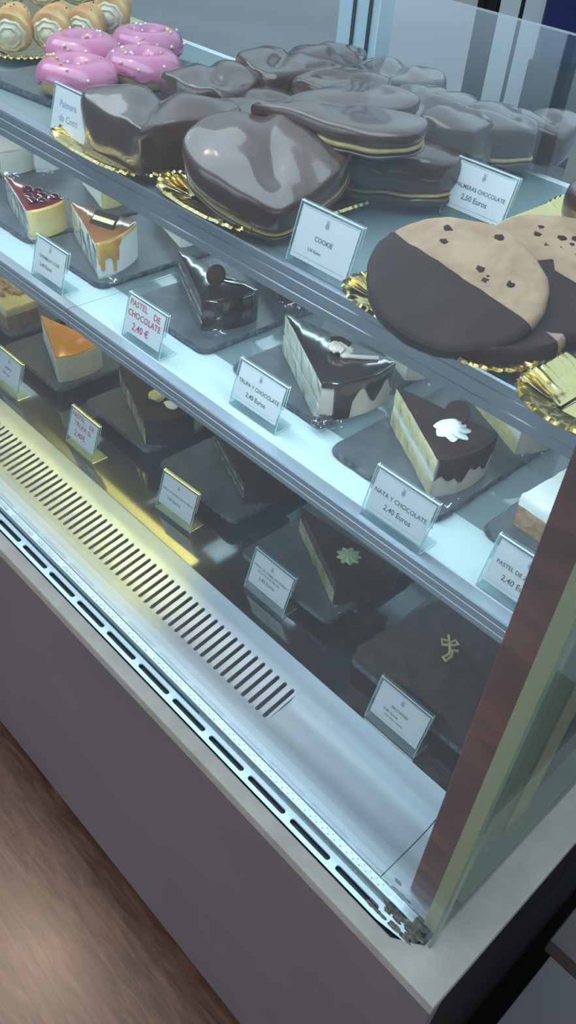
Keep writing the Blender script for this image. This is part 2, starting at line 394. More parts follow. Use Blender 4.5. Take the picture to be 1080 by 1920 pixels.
cbox('side_sill', (-.1265, -.1035, .402, .98, -.800, -.788), pm('sill_grey', (.17, .19, .165), rough=.4))
# rear posts
M_post = pm('pale_blue_post', (.38, .50, .58), (.42, .54, .62), 4, .4)
def dpost(x0, x1, dark):
    c = cbox('rear_post', (x0, x1, 1.02, 1.05, -.775, .05), M_post)
    bm = bmesh.new()
    for d in dark: box(bm, d, d + .004, 1.016, 1.0198, -.775, .05)
    bmesh.ops.translate(bm, verts=bm.verts, vec=(0, 0, 1.45)); obj('slit', bm, M_black, c, smooth=False)
dpost(-.945, -.868, (-.916, -.886))

# ------------------------------------------------------------------ shelves
def shelf(label, x0, x1, yf, yb, z, hs, strip, rail=True, back=True):
    t = thing('glass_shelf', label, 'shelf', (0, 0, z))
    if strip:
        boxo('lit_band', (x0, x1, yf + .001, yf + strip, -.006, 0), M_lit_band, t)  # pale band painted in where the shelf lamp lights the glass
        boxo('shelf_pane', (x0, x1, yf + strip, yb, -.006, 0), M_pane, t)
    else:
        boxo('shelf_pane', (x0, x1, yf + .001, yb, -.006, 0), M_pane2, t)
    bm = bmesh.new()                                 # ribbed aluminium profile
    prof = [(yf + .012, 0.0008), (yf - .001, .0008), (yf - .0018, -.001), (yf - .0018, -hs * .22), (yf - .0006, -hs * .25), (yf - .0006, -hs * .30), (yf - .0022, -hs * .33), (yf - .0022, -hs * .62), (yf - .0010, -hs * .65), (yf - .0010, -hs * .70), (yf - .0022, -hs * .73), (yf - .0022, -hs), (yf + .008, -hs), (yf + .008, -.0062), (yf + .012, -.0062)]
    grid_shape([[(x, y, zz) for y, zz in prof] for x in (x0, x1)], bm, True, True)
    obj('front_rail', bm, M_rail, t, smooth=False)
    if back: boxo('rear_rail', (x0, x1, yb, yb + .012, -.018, .0004), M_white, t, bevel=.001)
    return t
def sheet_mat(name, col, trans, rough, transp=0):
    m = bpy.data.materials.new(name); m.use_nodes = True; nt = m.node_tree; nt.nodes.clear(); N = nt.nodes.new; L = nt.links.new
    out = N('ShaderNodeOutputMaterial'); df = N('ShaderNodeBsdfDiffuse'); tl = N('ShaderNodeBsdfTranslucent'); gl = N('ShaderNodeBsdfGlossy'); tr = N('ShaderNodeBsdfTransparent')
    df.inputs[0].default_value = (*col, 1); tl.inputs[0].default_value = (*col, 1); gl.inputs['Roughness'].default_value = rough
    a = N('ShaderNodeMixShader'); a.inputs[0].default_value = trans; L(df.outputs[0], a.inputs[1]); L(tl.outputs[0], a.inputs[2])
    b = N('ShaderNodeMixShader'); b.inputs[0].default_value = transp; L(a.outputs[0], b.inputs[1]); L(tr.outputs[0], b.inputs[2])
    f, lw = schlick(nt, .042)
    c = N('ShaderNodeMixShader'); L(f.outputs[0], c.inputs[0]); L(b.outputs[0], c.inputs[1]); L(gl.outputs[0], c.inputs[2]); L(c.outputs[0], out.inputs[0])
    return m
M_lit_band = sheet_mat('lit_band_sheet', (.74, .84, .87), .35, .12, .05)  # lamplit part of the shelf glass, brightness put into the colour
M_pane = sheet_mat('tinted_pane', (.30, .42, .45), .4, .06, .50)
M_pane2 = sheet_mat('upper_pane', (.34, .44, .46), .35, .10, .10)
shelf('right section of the middle glass shelf, front band painted as lamplit, from joint to wooden post', -.8200, -.148, .465, .90, -.505, .022, .075)
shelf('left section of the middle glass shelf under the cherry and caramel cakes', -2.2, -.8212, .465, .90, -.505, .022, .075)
shelf('upper glass shelf carrying donuts, gold trays and giant cookies', -2.2, -.148, .485, .866, -.320, .029, 0)

# ------------------------------------------------------------------ slate boards and risers
def slate(label, x0, x1, y0, y1, ztop, rot=0, riser=0, seed=0, th=.007, rnd=.012):
    cx, cy = (x0 + x1) / 2, (y0 + y1) / 2
    t = thing('slate_board', label, 'slate board', (cx, cy, ztop - th), (0, 0, rot))
    w, d = (x1 - x0) / 2, (y1 - y0) / 2; P = []
    for sx, sy in ((1, 1), (-1, 1), (-1, -1), (1, -1)):
        for k in range(5):
            a = math.atan2(sy, sx) - PI / 4 + PI / 2 * k / 4
            P.append((sx * (w - rnd) + rnd * math.cos(a), sy * (d - rnd) + rnd * math.sin(a)))
    P = ccw(P); P = densify(P, .004); n = len(P); rows = []
    for k, (zz, o) in enumerate(((0, -.001), (th * .35, .0006), (th * .7, -.0002), (th, -.0016))):
        q = inset(P, -o); rows.append([(x + noise.noise(Vector((x * 150, y * 150, k * 9 + seed))) * .0014, y + noise.noise(Vector((y * 150, x * 150, k * 7 + seed))) * .0014, zz) for x, y in q])
    bm = grid_shape(rows, None, True); bm.faces.ensure_lookup_table()
    obj('slate_rim', bm, M_slate_edge, t, smooth=True)
    bm = bmesh.new(); bm.faces.new([bm.verts.new((x, y, th)) for x, y, z in rows[-1]]); bm.faces.new([bm.verts.new((x, y, 0)) for x, y, z in rows[0]][::-1])
    obj('slate_top', bm, M_slate, t, smooth=False)
    if riser:
        for sx in (-1, 1):
            for sy in (-1, 1):
                bm = bmesh.new(); box(bm, sx * w * .6 - .01, sx * w * .6 + .01, sy * d * .7 - .01, sy * d * .7 + .01, -riser, -.0002); obj('foot', bm, G_acr, t, smooth=False, bevel=.001)
    return t
ZM = -.497
for i, (lb, a, b, c, d) in enumerate((
    ('slate board under the far left cakes of the middle shelf', -1.42, -1.225, .535, .80),
    ('slate board under the cherry tart slice', -1.205, -.998, .515, .80),
    ('slate board under the caramel cake slice with chocolate plaque', -.988, -.836, .520, .80),
    ('slate board under the glossy chocolate layer cake slice', -.790, -.640, .525, .80),
    ('slate board under the truffle and chocolate slice', -.602, -.458, .530, .80),
    ('slate board under the cream and chocolate slice with white rosette', -.430, -.292, .510, .80),
    ('slate board under the carrot cake beside the wooden post', -.262, -.158, .535, .80))):
    slate(lb, a, b, c, d, ZM, seed=i)
ZD = -.752
for i, (lb, a, b, c, d) in enumerate((
    ('raised slate board under the walnut cake at far left', -1.42, -1.000, .545, .80),
    ('raised slate board under the orange glazed slice', -.966, -.803, .555, .80),
    ('raised slate board under the sugar free truffle slice', -.776, -.611, .553, .80),
    ('raised slate board under the sugar free chocolate slice', -.566, -.408, .540, .80),
    ('raised slate board under the large brownie', -.356, -.200, .520, .80))):
    pass
DB = (('raised slate board under the walnut cake at far left', -1.45, -1.200, .565, .80),
      ('raised slate board under the orange glazed slice', -1.180, -1.012, .540, .80),
      ('raised slate board under the sugar free truffle slice', -.966, -.803, .555, .80),
      ('raised slate board under the sugar free chocolate slice', -.776, -.611, .553, .80),
      ('raised slate board under the custard and chocolate slice', -.566, -.408, .525, .80),
      ('raised slate board under the large brownie', -.358, -.180, .508, .80))
for i, (lb, a, b, c, d) in enumerate(DB): slate(lb, a, b, c, d, ZD, seed=20 + i, riser=.0158)
slate('slate board under the four pink donuts', -1.078, -.902, .530, .785, -.311, rot=math.radians(7), seed=40, th=.0085)

# ------------------------------------------------------------------ cake slices
def slice_(label, F, R, L, zb, h, layers, cat='cake slice', rim=None, top=None, drip=None, film=False, group=None, name='cake_slice', arcb=.10, seed=0, topt=.0016):
    F, R, L = Vector(F), Vector(R), Vector(L); cx = (F + R + L) / 3
    t = thing(name, label, cat, (cx.x, cx.y, zb), group=group)
    F, R, L = F - cx, R - cx, L - cx; mid = (F + R) / 2; out = (mid - L).normalized(); wid = (R - F).length
    arc = [F.lerp(R, u) + out * wid * arcb * 4 * u * (1 - u) for u in [k / 10 for k in range(11)]]
    tip = [L + (F - L).normalized() * .002, L + (R - L).normalized() * .002]
    poly = [tuple(tip[0])] + [tuple(p) for p in arc] + [tuple(tip[1])]
    for k, (nm, f0, f1, m) in enumerate(layers):
        q = poly if k % 2 == 0 else inset(ccw(poly), .0006)
        obj(nm, prism(q, h * f0, h * f1, .004, .0007, .0006, seed=seed + k), m, t)
    if rim:
        nm, m, f0, f1, th = rim
        rows = []
        for u in range(0, 31):
            p = F.lerp(R, u / 30) + out * wid * arcb * 4 * (u / 30) * (1 - u / 30); e = 1 - .7 * (abs(u / 30 - .5) * 2) ** 8
            jt = noise.noise(Vector((u * .5, seed, 0))) * .0006
            rows.append([(p.x + out.x * o * e, p.y + out.y * o * e, zz) for o, zz in ((-.001, h * f0), (th + jt, h * f0), (th * 1.2 + jt, h * (f0 + f1) / 2), (th + jt, h * f1 - .001), (th * .5, h * f1 + .0006), (-.002, h * f1 + .0004))])
        obj(nm, grid_shape(rows, None, False), m, t)
    if top:
        nm, m = top; obj(nm, prism(poly, h + .0001, h + .0001 + topt, .004, .0003, topt * .6, seed=seed + 5), m, t)
    if drip:
        nm, m, fn, th = drip; rows = []
        for u in range(0, 61):
            s = u / 60; p = F.lerp(R, s) + out * wid * arcb * 4 * s * (1 - s); lo = h * fn(s); e = 1 - .6 * (abs(s - .5) * 2) ** 10
            rows.append([(p.x + out.x * o, p.y + out.y * o, zz) for o, zz in ((-.003, h + topt * .8), (th * .7 * e, h + topt * .9), (th * 1.2 * e, h - .001), (th * 1.15 * e, (lo + h) / 2), (th * 1.25 * e, lo + .0012), (th * .5 * e, lo))])
        obj(nm, grid_shape(rows, None, False), m, t)
    if film:
        a = F + (F - L).normalized() * .010; b = L - (F - L).normalized() * .004; nrm = (F - L).normalized(); nrm = Vector((nrm.y, -nrm.x)); nrm = nrm if nrm.dot(F - R) > 0 else -nrm
        rows = []
        for u in range(0, 25):
            s = u / 24; p = b.lerp(a, s)
            rows.append([(p.x + nrm.x * (.0025 + .0022 * noise.noise(Vector((s * 9, zz * 90, seed)))), p.y + nrm.y * (.0025 + .0022 * noise.noise(Vector((s * 9, zz * 90, seed)))), zz * (1 + .10 * noise.noise(Vector((s * 5, 1, seed))))) for zz in [h * k / 6 * 1.1 for k in range(7)]])
        obj('acetate_collar', grid_shape(rows), G_film, t)
        # crumpled tail of film lying past the front corner
        rows = []
        for i in range(8):
            rows.append([(a.x - .002 + .004 * j / 5 * out.x * 3 + i * .0015, a.y - .004 + .018 * j / 5, .0012 + .010 * abs(noise.noise(Vector((i * .8, j * .9, seed + 3)))) + .001 * (7 - i)) for j in range(7)])
        obj('film_tail', grid_shape(rows), G_film, t)
    return t, F, R, L, h

def rosette(parent, loc, r, h, mat, n=7, name='cream_rosette', twist=2.2):
    prof = [(r * (1 - k / 10) ** .75 + .0003, h * (k / 10)) for k in range(11)]; prof = [(r * .8, -.0005)] + prof
    bm = lathe(prof, 56, None, lambda a, z: 1 + .16 * math.cos(n * (a + twist * z / h)))
    return obj(name, bm, mat, parent, loc)

# middle shelf, front row
VW = M_cheese
t, F, R, L, h = slice_('cherry cheesecake slice with dark red glaze and golden crust on slate', (-.997, .519), (-1.005, .581), (-1.120, .557), ZM, .038,
    [('cheese_filling', 0, 1, M_cheese)], rim=('golden_crust', M_crust, 0, 1.0, .004), top=('cherry_glaze', M_cherry), film=True, seed=1)
for i, (x, y) in enumerate(((.018, .006), (.030, .018), (.034, -.004), (.012, -.010), (.002, .010), (-.012, .002), (.024, -.014))):
    bm = bmesh.new(); blob(bm, (x, y, h + .004), .0075, (1, 1, .6), .2, i); obj('cherry', bm, M_berry, t)
t, F, R, L, h = slice_('white cheesecake slice with brown caramel glaze, drips and striped chocolate plaque', (-.852, .528), (-.876, .606), (-.979, .574), ZM, .045,
    [('biscuit_base', 0, .09, M_carrot), ('cream_filling', .09, 1, M_cream)], top=('caramel_glaze', M_caram), rim=('cream_coat', M_cream, 0, 1.0, .0015),
    drip=('caramel_drip', M_carad, lambda s: .62 if s < .02 else (.20 if abs(s - .09) < .035 else (.10 if abs(s - .33) < .035 else (.55 - .9 * (abs(s - .2)) if s < .42 else min(.97, .70 + (s - .42) * 2.5)))), .0034), film=True, seed=2)
pq = bpy.data.objects.new('chocolate_plaque', None); C.objects.link(pq); pq.parent = t; pq.location = (.010, .000, h + .003); pq.rotation_euler = (math.radians(35), 0, math.radians(16))
bpy.data.objects.remove(pq)
bm = bmesh.new(); box(bm, -.018, .018, -.010, .010, -.0015, 0); pq = obj('chocolate_plaque', bm, M_chip, t, (.012, -.002, h + .008), (math.radians(38), 0, math.radians(18)), smooth=False)
bm = bmesh.new(); box(bm, -.016, .016, -.0035, .0025, .0001, .0008); obj('white_stripe', bm, M_ycream, pq, smooth=False)
t, F, R, L, h = slice_('glossy dark chocolate layer cake slice with cream layers and oval biscuit', (-.678, .552), (-.660, .622), (-.796, .610), ZM, .037,
    [('dark_sponge', 0, .22, M_dsponge), ('cream_layer', .22, .30, M_cheese), ('dark_sponge', .30, .52, M_dsponge), ('cream_layer', .52, .62, M_cheese), ('dark_sponge', .62, 1, M_dsponge)],
    rim=('chocolate_coat', M_chocg, 0, 1, .003), top=('ganache_top', M_chocg), film=True, seed=3)
bm = lathe([(.0001, -.0012), (.011, -.0012), (.0125, 0), (.011, .0012), (.0001, .0012)], 28); obj('oval_biscuit', bm, M_chip, t, (.012, -.004, h + .012), (math.radians(55), 0, math.radians(20)))
bm = tube([(.002, .012, h + .003), (.020, .022, h + .004), (.034, .030, h + .004)], .0012); bmesh.ops.translate(bm, verts=bm.verts, vec=(0, -.008, 0)); obj('sauce_line', bm, M_chocg, t)
t, F, R, L, h = slice_('truffle and chocolate slice, pale sides with brown chocolate running down', (-.466, .530), (-.448, .620), (-.590, .598), ZM, .046,
    [('pale_sponge', 0, .45, M_cheese), ('truffle_layer', .45, .55, M_beige), ('pale_sponge', .55, 1, M_cheese)], rim=('truffle_coat', M_beige, .06, 1, .002), top=('chocolate_top', M_chocg),
    drip=('chocolate_drip', M_chocg, lambda s: .05 if .14 < s < .34 else (.90 - .2 * s if s < .14 else .55 + .22 * math.sin(s * 17)), .0036), film=True, seed=4)
bm = bmesh.new()
for i in range(9): a = i * .7; blob(bm, (.006 + .010 * math.cos(a) * (1 - i / 14), .002 + .010 * math.sin(a) * (1 - i / 14), h + .004 + i * .0006), .006, (1, 1, .7), .4, i)
obj('truffle_cream', bm, M_beige, t)
bm = tube([(-.008, .004, h + .010), (0, .010, h + .012), (.012, .012, h + .010)], .0028); obj('chocolate_shard', bm, M_chip, t)
bm = tube([(.018, .004, h + .004), (.030, .016, h + .004), (.040, .030, h + .003)], .0022); bmesh.ops.translate(bm, verts=bm.verts, vec=(0, -.004, 0)); obj('cream_line', bm, M_beige, t)
bm = bmesh.new()
for i in range(14): blob(bm, (F.x + .004 + .003 * math.sin(i * 2), F.y - .004 + i * .002, .004 + .003 * math.sin(i * 1.3) ** 2), .0055, (1, 1, .8), .5, i, 2)
obj('chocolate_foot', bm, M_chocg, t)
t, F, R, L, h = slice_('cream and chocolate sponge slice topped with a white cream rosette', (-.318, .530), (-.308, .606), (-.420, .590), ZM, .043,
    [('vanilla_sponge', 0, .40, M_sponge), ('cream_layer', .40, .55, M_cream), ('vanilla_sponge', .55, .97, M_sponge)], rim=('cream_coat', M_beige, 0, 1, .002), top=('chocolate_top', M_chocm),
    drip=('chocolate_drip', M_chocm, lambda s: .42 + .10 * math.sin(s * 15) + .08 * math.sin(s * 31) + .15 * s, .0036), film=True, seed=5)
rosette(t, (.012, -.001, h + .002), .0155, .012, M_cream, 7)
bm = lathe([(.0001, -.0008), (.0120, -.0008), (.0125, 0), (.0120, .0008), (.0001, .0008)], 30); obj('chocolate_disc', bm, M_chip, t, (.006, .010, h + .013), (math.radians(55), 0, math.radians(15)))
# carrot cake: a square piece
def square_cake(label, P, zb, h, mb, mt, ft, name='cake_square', seed=0):
    P = [Vector(p) for p in P]; c = sum(P, Vector((0, 0))) / len(P)
    t = thing(name, label, 'cake', (c.x, c.y, zb)); q = [tuple(p - c) for p in P]
    obj('sponge', prism(q, 0, h * ft, .004, .0010, .0006, seed=seed), mb, t)
    if mt: obj('cream_topping', prism(inset(ccw(q), -.0004), h * ft, h, .004, .0006, .003, seed=seed + 2), mt, t)
    return t, h
square_cake('square carrot cake with thick white frosting beside the wooden post', ((-.246, .562), (-.165, .556), (-.165, .640), (-.240, .648)), ZM, .036, M_carrot, M_cream, .62)
# middle shelf, back row
cake_lay = [('cream_filling', 0, 1, M_cheese)]
slice_('cheesecake slice with scorched top and golden crust behind the caramel cake', (-1.030, .655), (-1.041, .715), (-1.127, .684), ZM, .038, cake_lay, rim=('golden_crust', M_crust, 0, 1, .004), top=('baked_top', M_crust), seed=11)
slice_('white cream slice in clear film at back left, behind the cherry slice', (-1.200, .650), (-1.205, .720), (-1.306, .676), ZM, .034, cake_lay, rim=('cream_coat', M_cream, 0, 1, .002), top=('caramel_glaze', M_beige), film=True, seed=12)
slice_('pale cream slice at the far left edge of the middle shelf', (-1.212, .600), (-1.215, .66), (-1.31, .628), ZM, .034, cake_lay, top=('caramel_glaze', M_beige), film=True, seed=13)
slice_('small caramel cheesecake slice half hidden under the upper shelf rail', (-.866, .668), (-.880, .735), (-.975, .700), ZM, .038, cake_lay, rim=('cream_coat', M_cream, 0, 1, .002), top=('caramel_glaze', M_caram), drip=('caramel_drip', M_carad, lambda s: .35 + .3 * s, .0016), seed=14)
slice_('film wrapped chocolate slice at back, behind the glossy chocolate slice', (-.672, .670), (-.655, .735), (-.780, .715), ZM, .034, [('dark_sponge', 0, .5, M_dsponge), ('cream_layer', .5, .6, M_cheese), ('dark_sponge', .6, 1, M_dsponge)], top=('ganache_top', M_chocg), film=True, seed=15)
slice_('pale truffle slice at back behind the truffle and chocolate slice', (-.462, .664), (-.450, .74), (-.575, .715), ZM, .044, [('pale_sponge', 0, 1, M_cheese)], rim=('truffle_coat', M_beige, 0, 1, .002), top=('chocolate_top', M_chocg), film=True, seed=16)
slice_('cream sponge slice at back behind the white rosette slice', (-.306, .650), (-.290, .72), (-.410, .700), ZM, .043, [('vanilla_sponge', 0, .4, M_sponge), ('cream_layer', .4, .6, M_cream), ('vanilla_sponge', .6, 1, M_sponge)], rim=('cream_coat', M_beige, 0, 1, .002), top=('chocolate_top', M_chocm), film=True, seed=17)
# deck row
t, h = square_cake('square walnut cake with yellow cream and walnut pieces at far left', ((-1.213, .570), (-1.214, .630), (-1.325, .650), (-1.325, .575)), ZD, .040, M_nutcake, M_ycream, .66, 'walnut_cake')
for i in range(16):
    bm = bmesh.new(); rr = random.Random(i); blob(bm, (.028 - .08 * rr.random(), -.020 + .042 * rr.random(), h + .003), .0055 + .002 * rr.random(), (1.2, .8, .7), .9, i * 3, 2); obj('walnut_piece', bm, M_nut, t)
slice_('orange glazed cream cake slice with smooth pale side', (-1.031, .553), (-1.030, .634), (-1.160, .604), ZD, .042, [('cream_filling', 0, 1, M_cheese)], rim=('cream_coat', M_cheese, 0, 1, .001), top=('orange_glaze', M_orange), topt=.003, film=False, seed=21)
t, F, R, L, h = slice_('dark sugar free truffle slice with a beige cream puff on top', (-.817, .563), (-.797, .636), (-.971, .626), ZD, .040, [('pale_sponge', 0, .7, M_sponge), ('dark_sponge', .7, 1, M_dsponge)], rim=('chocolate_coat', M_chocm, 0, 1, .002), top=('chocolate_top', M_chocm), film=True, seed=22)
bm = bmesh.new()
for i in range(8): blob(bm, (.010 + .006 * math.cos(i * .9), .002 + .006 * math.sin(i * .9), h + .006 + .0006 * i), .0068, (1, 1, .75), .35, i)
obj('cream_puff', bm, M_ycream, t)
bm = bmesh.new(); blob(bm, (.036, .008, h + .003), .010, (1.2, .8, .18), .5, 3); obj('sugar_shard', bm, M_white, t)
t, F, R, L, h = slice_('dark sugar free chocolate slice with thin pale layers', (-.632, .588), (-.606, .656), (-.750, .635), ZD, .036, [('dark_sponge', 0, .3, M_dsponge), ('cream_layer', .3, .38, M_cheese), ('dark_sponge', .38, .65, M_dsponge), ('cream_layer', .65, .73, M_cheese), ('dark_sponge', .73, 1, M_dsponge)], rim=('chocolate_coat', M_chocm, 0, 1, .002), top=('chocolate_top', M_chocm), film=True, seed=23)
t, F, R, L, h = slice_('dark custard and chocolate slice with a pale green cream star', (-.427, .552), (-.392, .625), (-.548, .612), ZD, .038, [('pale_sponge', 0, .55, M_sponge), ('dark_sponge', .55, 1, M_dsponge)], rim=('chocolate_coat', M_chocm, 0, 1, .002), top=('chocolate_top', M_chocm), film=True, seed=24)
rosette(t, (.010, -.002, h + .002), .0135, .005, M_star, 9, 'cream_star', .4)
t, h = square_cake('large flat dark brownie with a piped beige squiggle', ((-.350, .512), (-.192, .512), (-.200, .660), (-.335, .660)), ZD, .024, M_brown, None, 1, 'brownie')
pth = [(-.012, .012), (-.006, .006), (-.013, .001), (-.008, -.004), (.001, .004), (.004, .010), (-.002, .012), (-.004, .004), (.003, -.004), (.006, -.010), (.004, -.018), (.009, -.020), (.010, -.010), (.005, -.002), (.010, .002)]
obj('piped_squiggle', tube([(x - .012, y + .004, h + .0015) for x, y in pth], .0018), M_ycream, t)
slice_('pinkish sponge slice at the back of the lower deck behind the orange slice', (-1.040, .690), (-1.020, .75), (-1.15, .73), ZD, .036, [('pink_sponge', 0, 1, M_beige)], top=('cream_top', M_beige), seed=25)

# ------------------------------------------------------------------ price signs
def sign(label, x, y, z, lines, ink, rz=0, w=.070, hc=.042, lip=.010, lean=17, crest=True, ink_mat=None, underline=True):
    t = thing('price_sign', label, 'price sign', (x, y, z + .0008), (0, 0, rz)); a = math.radians(lean); H = hc + lip; th = .0012
    ca, sa = math.cos(a), math.sin(a)
    def P(u, v): return (v * sa - u * ca * 0 + u * ca * 0 + v * 0 + u * math.cos(a), v * ca - u * math.sin(a))   # (y,z): u = behind the sheet
    prof = [(0, H), (0, 0)]
    pts = []          # profile of folded sheet: foot, up the front, over the top, down the back
    pts = [(.026, .0006), (.001, .0006), (H * sa, H * ca), (H * sa + .0035, H * ca + .0003), (H * sa * .45 + .0046, H * ca * .5)]
    rows = []
    for i, (yy, zz) in enumerate(pts):
        rows.append([(-w / 2, yy, zz), (w / 2, yy, zz)])
    bm = grid_shape(rows); bm.faces.ensure_lookup_table()
    st = obj('acrylic_stand', bm, G_acr, t, smooth=False); s = st.modifiers.new('s', 'SOLIDIFY'); s.thickness = th; s.offset = 0
    bm = bmesh.new(); e = .0009    # bright polished edges
    for sx in (-1, 1):
        for (p, q) in zip(pts, pts[1:]):
            tube([(sx * w / 2, p[0], p[1]), (sx * w / 2, q[0], q[1])], .00042, bm, 5)
    tube([(-w / 2, pts[2][0], pts[2][1] + .0004), (w / 2, pts[2][0], pts[2][1] + .0004)], .0007, bm, 6)
    obj('polished_edge', bm, M_white, t, smooth=False)
    bm = bmesh.new(); d = .0007
    c = [(-w / 2 + .004, lip), (w / 2 - .0015, lip), (w / 2 - .0015, H - .0015), (-w / 2 + .004, H - .0015)]
    vs = [bm.verts.new((xx, v * sa - d - .0001, v * ca)) for xx, v in c]; bm.faces.new(vs)
    vs = [bm.verts.new((xx, v * sa - d - .0001 - .0002, v * ca)) for xx, v in c]; bm.faces.new(vs[::-1])
    cd = obj('card', bm, M_card, t, smooth=False)
    rx = PI / 2 - a; org = (0, (lip + hc / 2) * sa - .0012, (lip + hc / 2) * ca)
    grid_text('lettering', lines, ink, t, org, rx)
    bm = bmesh.new()
    if crest:
        for (r1, r2, cy) in ((.0026, .0017, .0122),):
            for k in range(16):
                a0, a1 = 2 * PI * k / 16, 2 * PI * (k + 1) / 16
                bm.faces.new([bm.verts.new(p) for p in ((r1 * math.cos(a0) * .8, cy + r1 * math.sin(a0), 0), (r1 * math.cos(a1) * .8, cy + r1 * math.sin(a1), 0), (r2 * math.cos(a1) * .7, cy + r2 * math.sin(a1), 0), (r2 * math.cos(a0) * .7, cy + r2 * math.sin(a0), 0))])
        bm.faces.new([bm.verts.new(p) for p in ((-.0012, .0110, 0), (.0012, .0110, 0), (.0009, .0134, 0), (-.0009, .0134, 0))])
        for dx in (-.0014, 0, .0014): bm.faces.new([bm.verts.new(p) for p in ((dx - .0006, .0150, 0), (dx + .0006, .0150, 0), (dx, .0170, 0))])
        obj('crest', bm, M_crest, t, org, (rx, 0, 0), smooth=False)
        bm = bmesh.new()
        for yy in (-hc / 2 + .0035, hc / 2 - .0025): bm.faces.new([bm.verts.new(p) for p in ((-w / 2 + .006, yy, 0), (w / 2 - .004, yy, 0), (w / 2 - .004, yy + .0003, 0), (-w / 2 + .006, yy + .0003, 0))])
        obj('rule_line', bm, M_crest, t, org, (rx, 0, 0), smooth=False)
    else: bm.free()
    return t
def L1(t, y=0.0015, s=.0052): return (t, s, .001, y, 0)
zs = -.505
sign('printed sign reading CARAMELO Y CAFE on the middle shelf', -.886, .474, zs, [L1('CARAMELO Y CAFÉ', .001), ('2,40 Euros', .0062, -.004, -.009, 0)], M_grey)
sign('handwritten red sign reading PASTEL DE CHOCOLATE 2,40', -.6986, .479, zs, [('PASTEL', .0098, -.013, .0135, .02), ('DE', .0098, .020, .0115, -.06), ('CHOCOLATE', .0098, .000, .0015, .01), ('2,40 €', .0115, -.003, -.012, .02)], M_red, crest=False)
sign('printed sign reading TRUFA Y CHOCOLATE on the middle shelf', -.5184, .4876, zs, [L1('TRUFA Y CHOCOLATE', .001, .0058), ('2,40 Euros', .0068, .000, -.0095, 0)], M_grey)
sign('printed sign reading NATA Y CHOCOLATE on the middle shelf', -.3125, .468, zs, [L1('NATA Y CHOCOLATE', .001, .0060), ('2,40 Euros', .0072, .002, -.0095, 0)], M_grey)
sign('printed sign reading PASTEL DE ZANAHORIA partly behind the wooden post', -.1887, .479, zs, [L1('PASTEL DE ZANAHORIA', .001, .0052), ('2,40 Euros', .0072, -.002, -.0095, 0)], M_grey)
zd = -.775
sign('printed sign reading MANGO, the leftmost sign on the lower deck', -1.0877, .4895, zd, [L1('MANGO', .001, .0050), ('2,40 Euros', .0050, -.004, -.009, 0)], M_grey, hc=.046, lip=.016)
sign('handwritten red sign reading PASTEL DE TRUFA SL 2,40', -.8862, .493, zd, [('PASTEL', .0095, -.013, .0145, .02), ('DE', .0095, .020, .0125, -.06), ('TRUFA SL', .0100, .001, .0030, -.03), ('2,40€', .0118, -.003, -.011, .02)], M_red, crest=False, hc=.046, lip=.014)
sign('printed sign reading PASTEL DE CHOCOLATE SIN AZ on the lower deck', -.6847, .5083, zd, [L1('PASTEL DE CHOCOLATE SIN AZ', .001, .0042), ('2,50 Euros', .0062, -.004, -.009, 0)], M_grey, hc=.046, lip=.014, rz=.05)
sign('printed sign with two lines reading PASTEL DE CREMA PASTELERA Y CHOCOLATE', -.4964, .503, zd, [('PASTEL DE CREMA PASTELERA Y', .0042, .001, .004, 0), ('CHOCOLATE SIN AZ', .0042, -.002, -.0015, 0), ('2,40 Euros', .0064, -.002, -.0095, 0)], M_grey, hc=.046, lip=.014)
sign('printed sign reading BROWNIE in front of the large brownie', -.2653, .4763, zd, [L1('BROWNIE', .001, .0050), ('2,40 Euros', .0046, -.008, -.007, 0), ('Chocolate y nueces', .0032, -.002, -.0125, 0)], M_grey, hc=.046, lip=.014)
zt = -.3192
sign('faint handwritten sign reading Palmera de Coco below the pink donuts', -.8274, .487, zt, [('Palmera', .0098, -.004, .006, .03), ('de Coco', .0098, .000, -.0075, .02)], M_blueink, crest=False, hc=.044, lip=.007)
sign('printed sign reading COOKIE between the gold trays', -.4504, .487, zt, [L1('COOKIE', -.001, .0055), ('2,50 Euros', .0035, -.006, -.011, 0)], M_grey, hc=.044, lip=.007)
sign('printed sign reading PALMERAS CHOCOLATE 2,50 behind the half dipped cookies', -.4395, .684, zt, [L1('PALMERAS CHOCOLATE', .000, .0052), ('2,50 Euros', .0070, -.002, -.009, 0)], M_grey, hc=.044, lip=.010)
sign('grey sign standing in the empty gold tray at the right edge', -.166, .490, -.311, [('2,50 Euros', .004, .012, -.006, 0)], M_grey, hc=.044, lip=.007, w=.05)

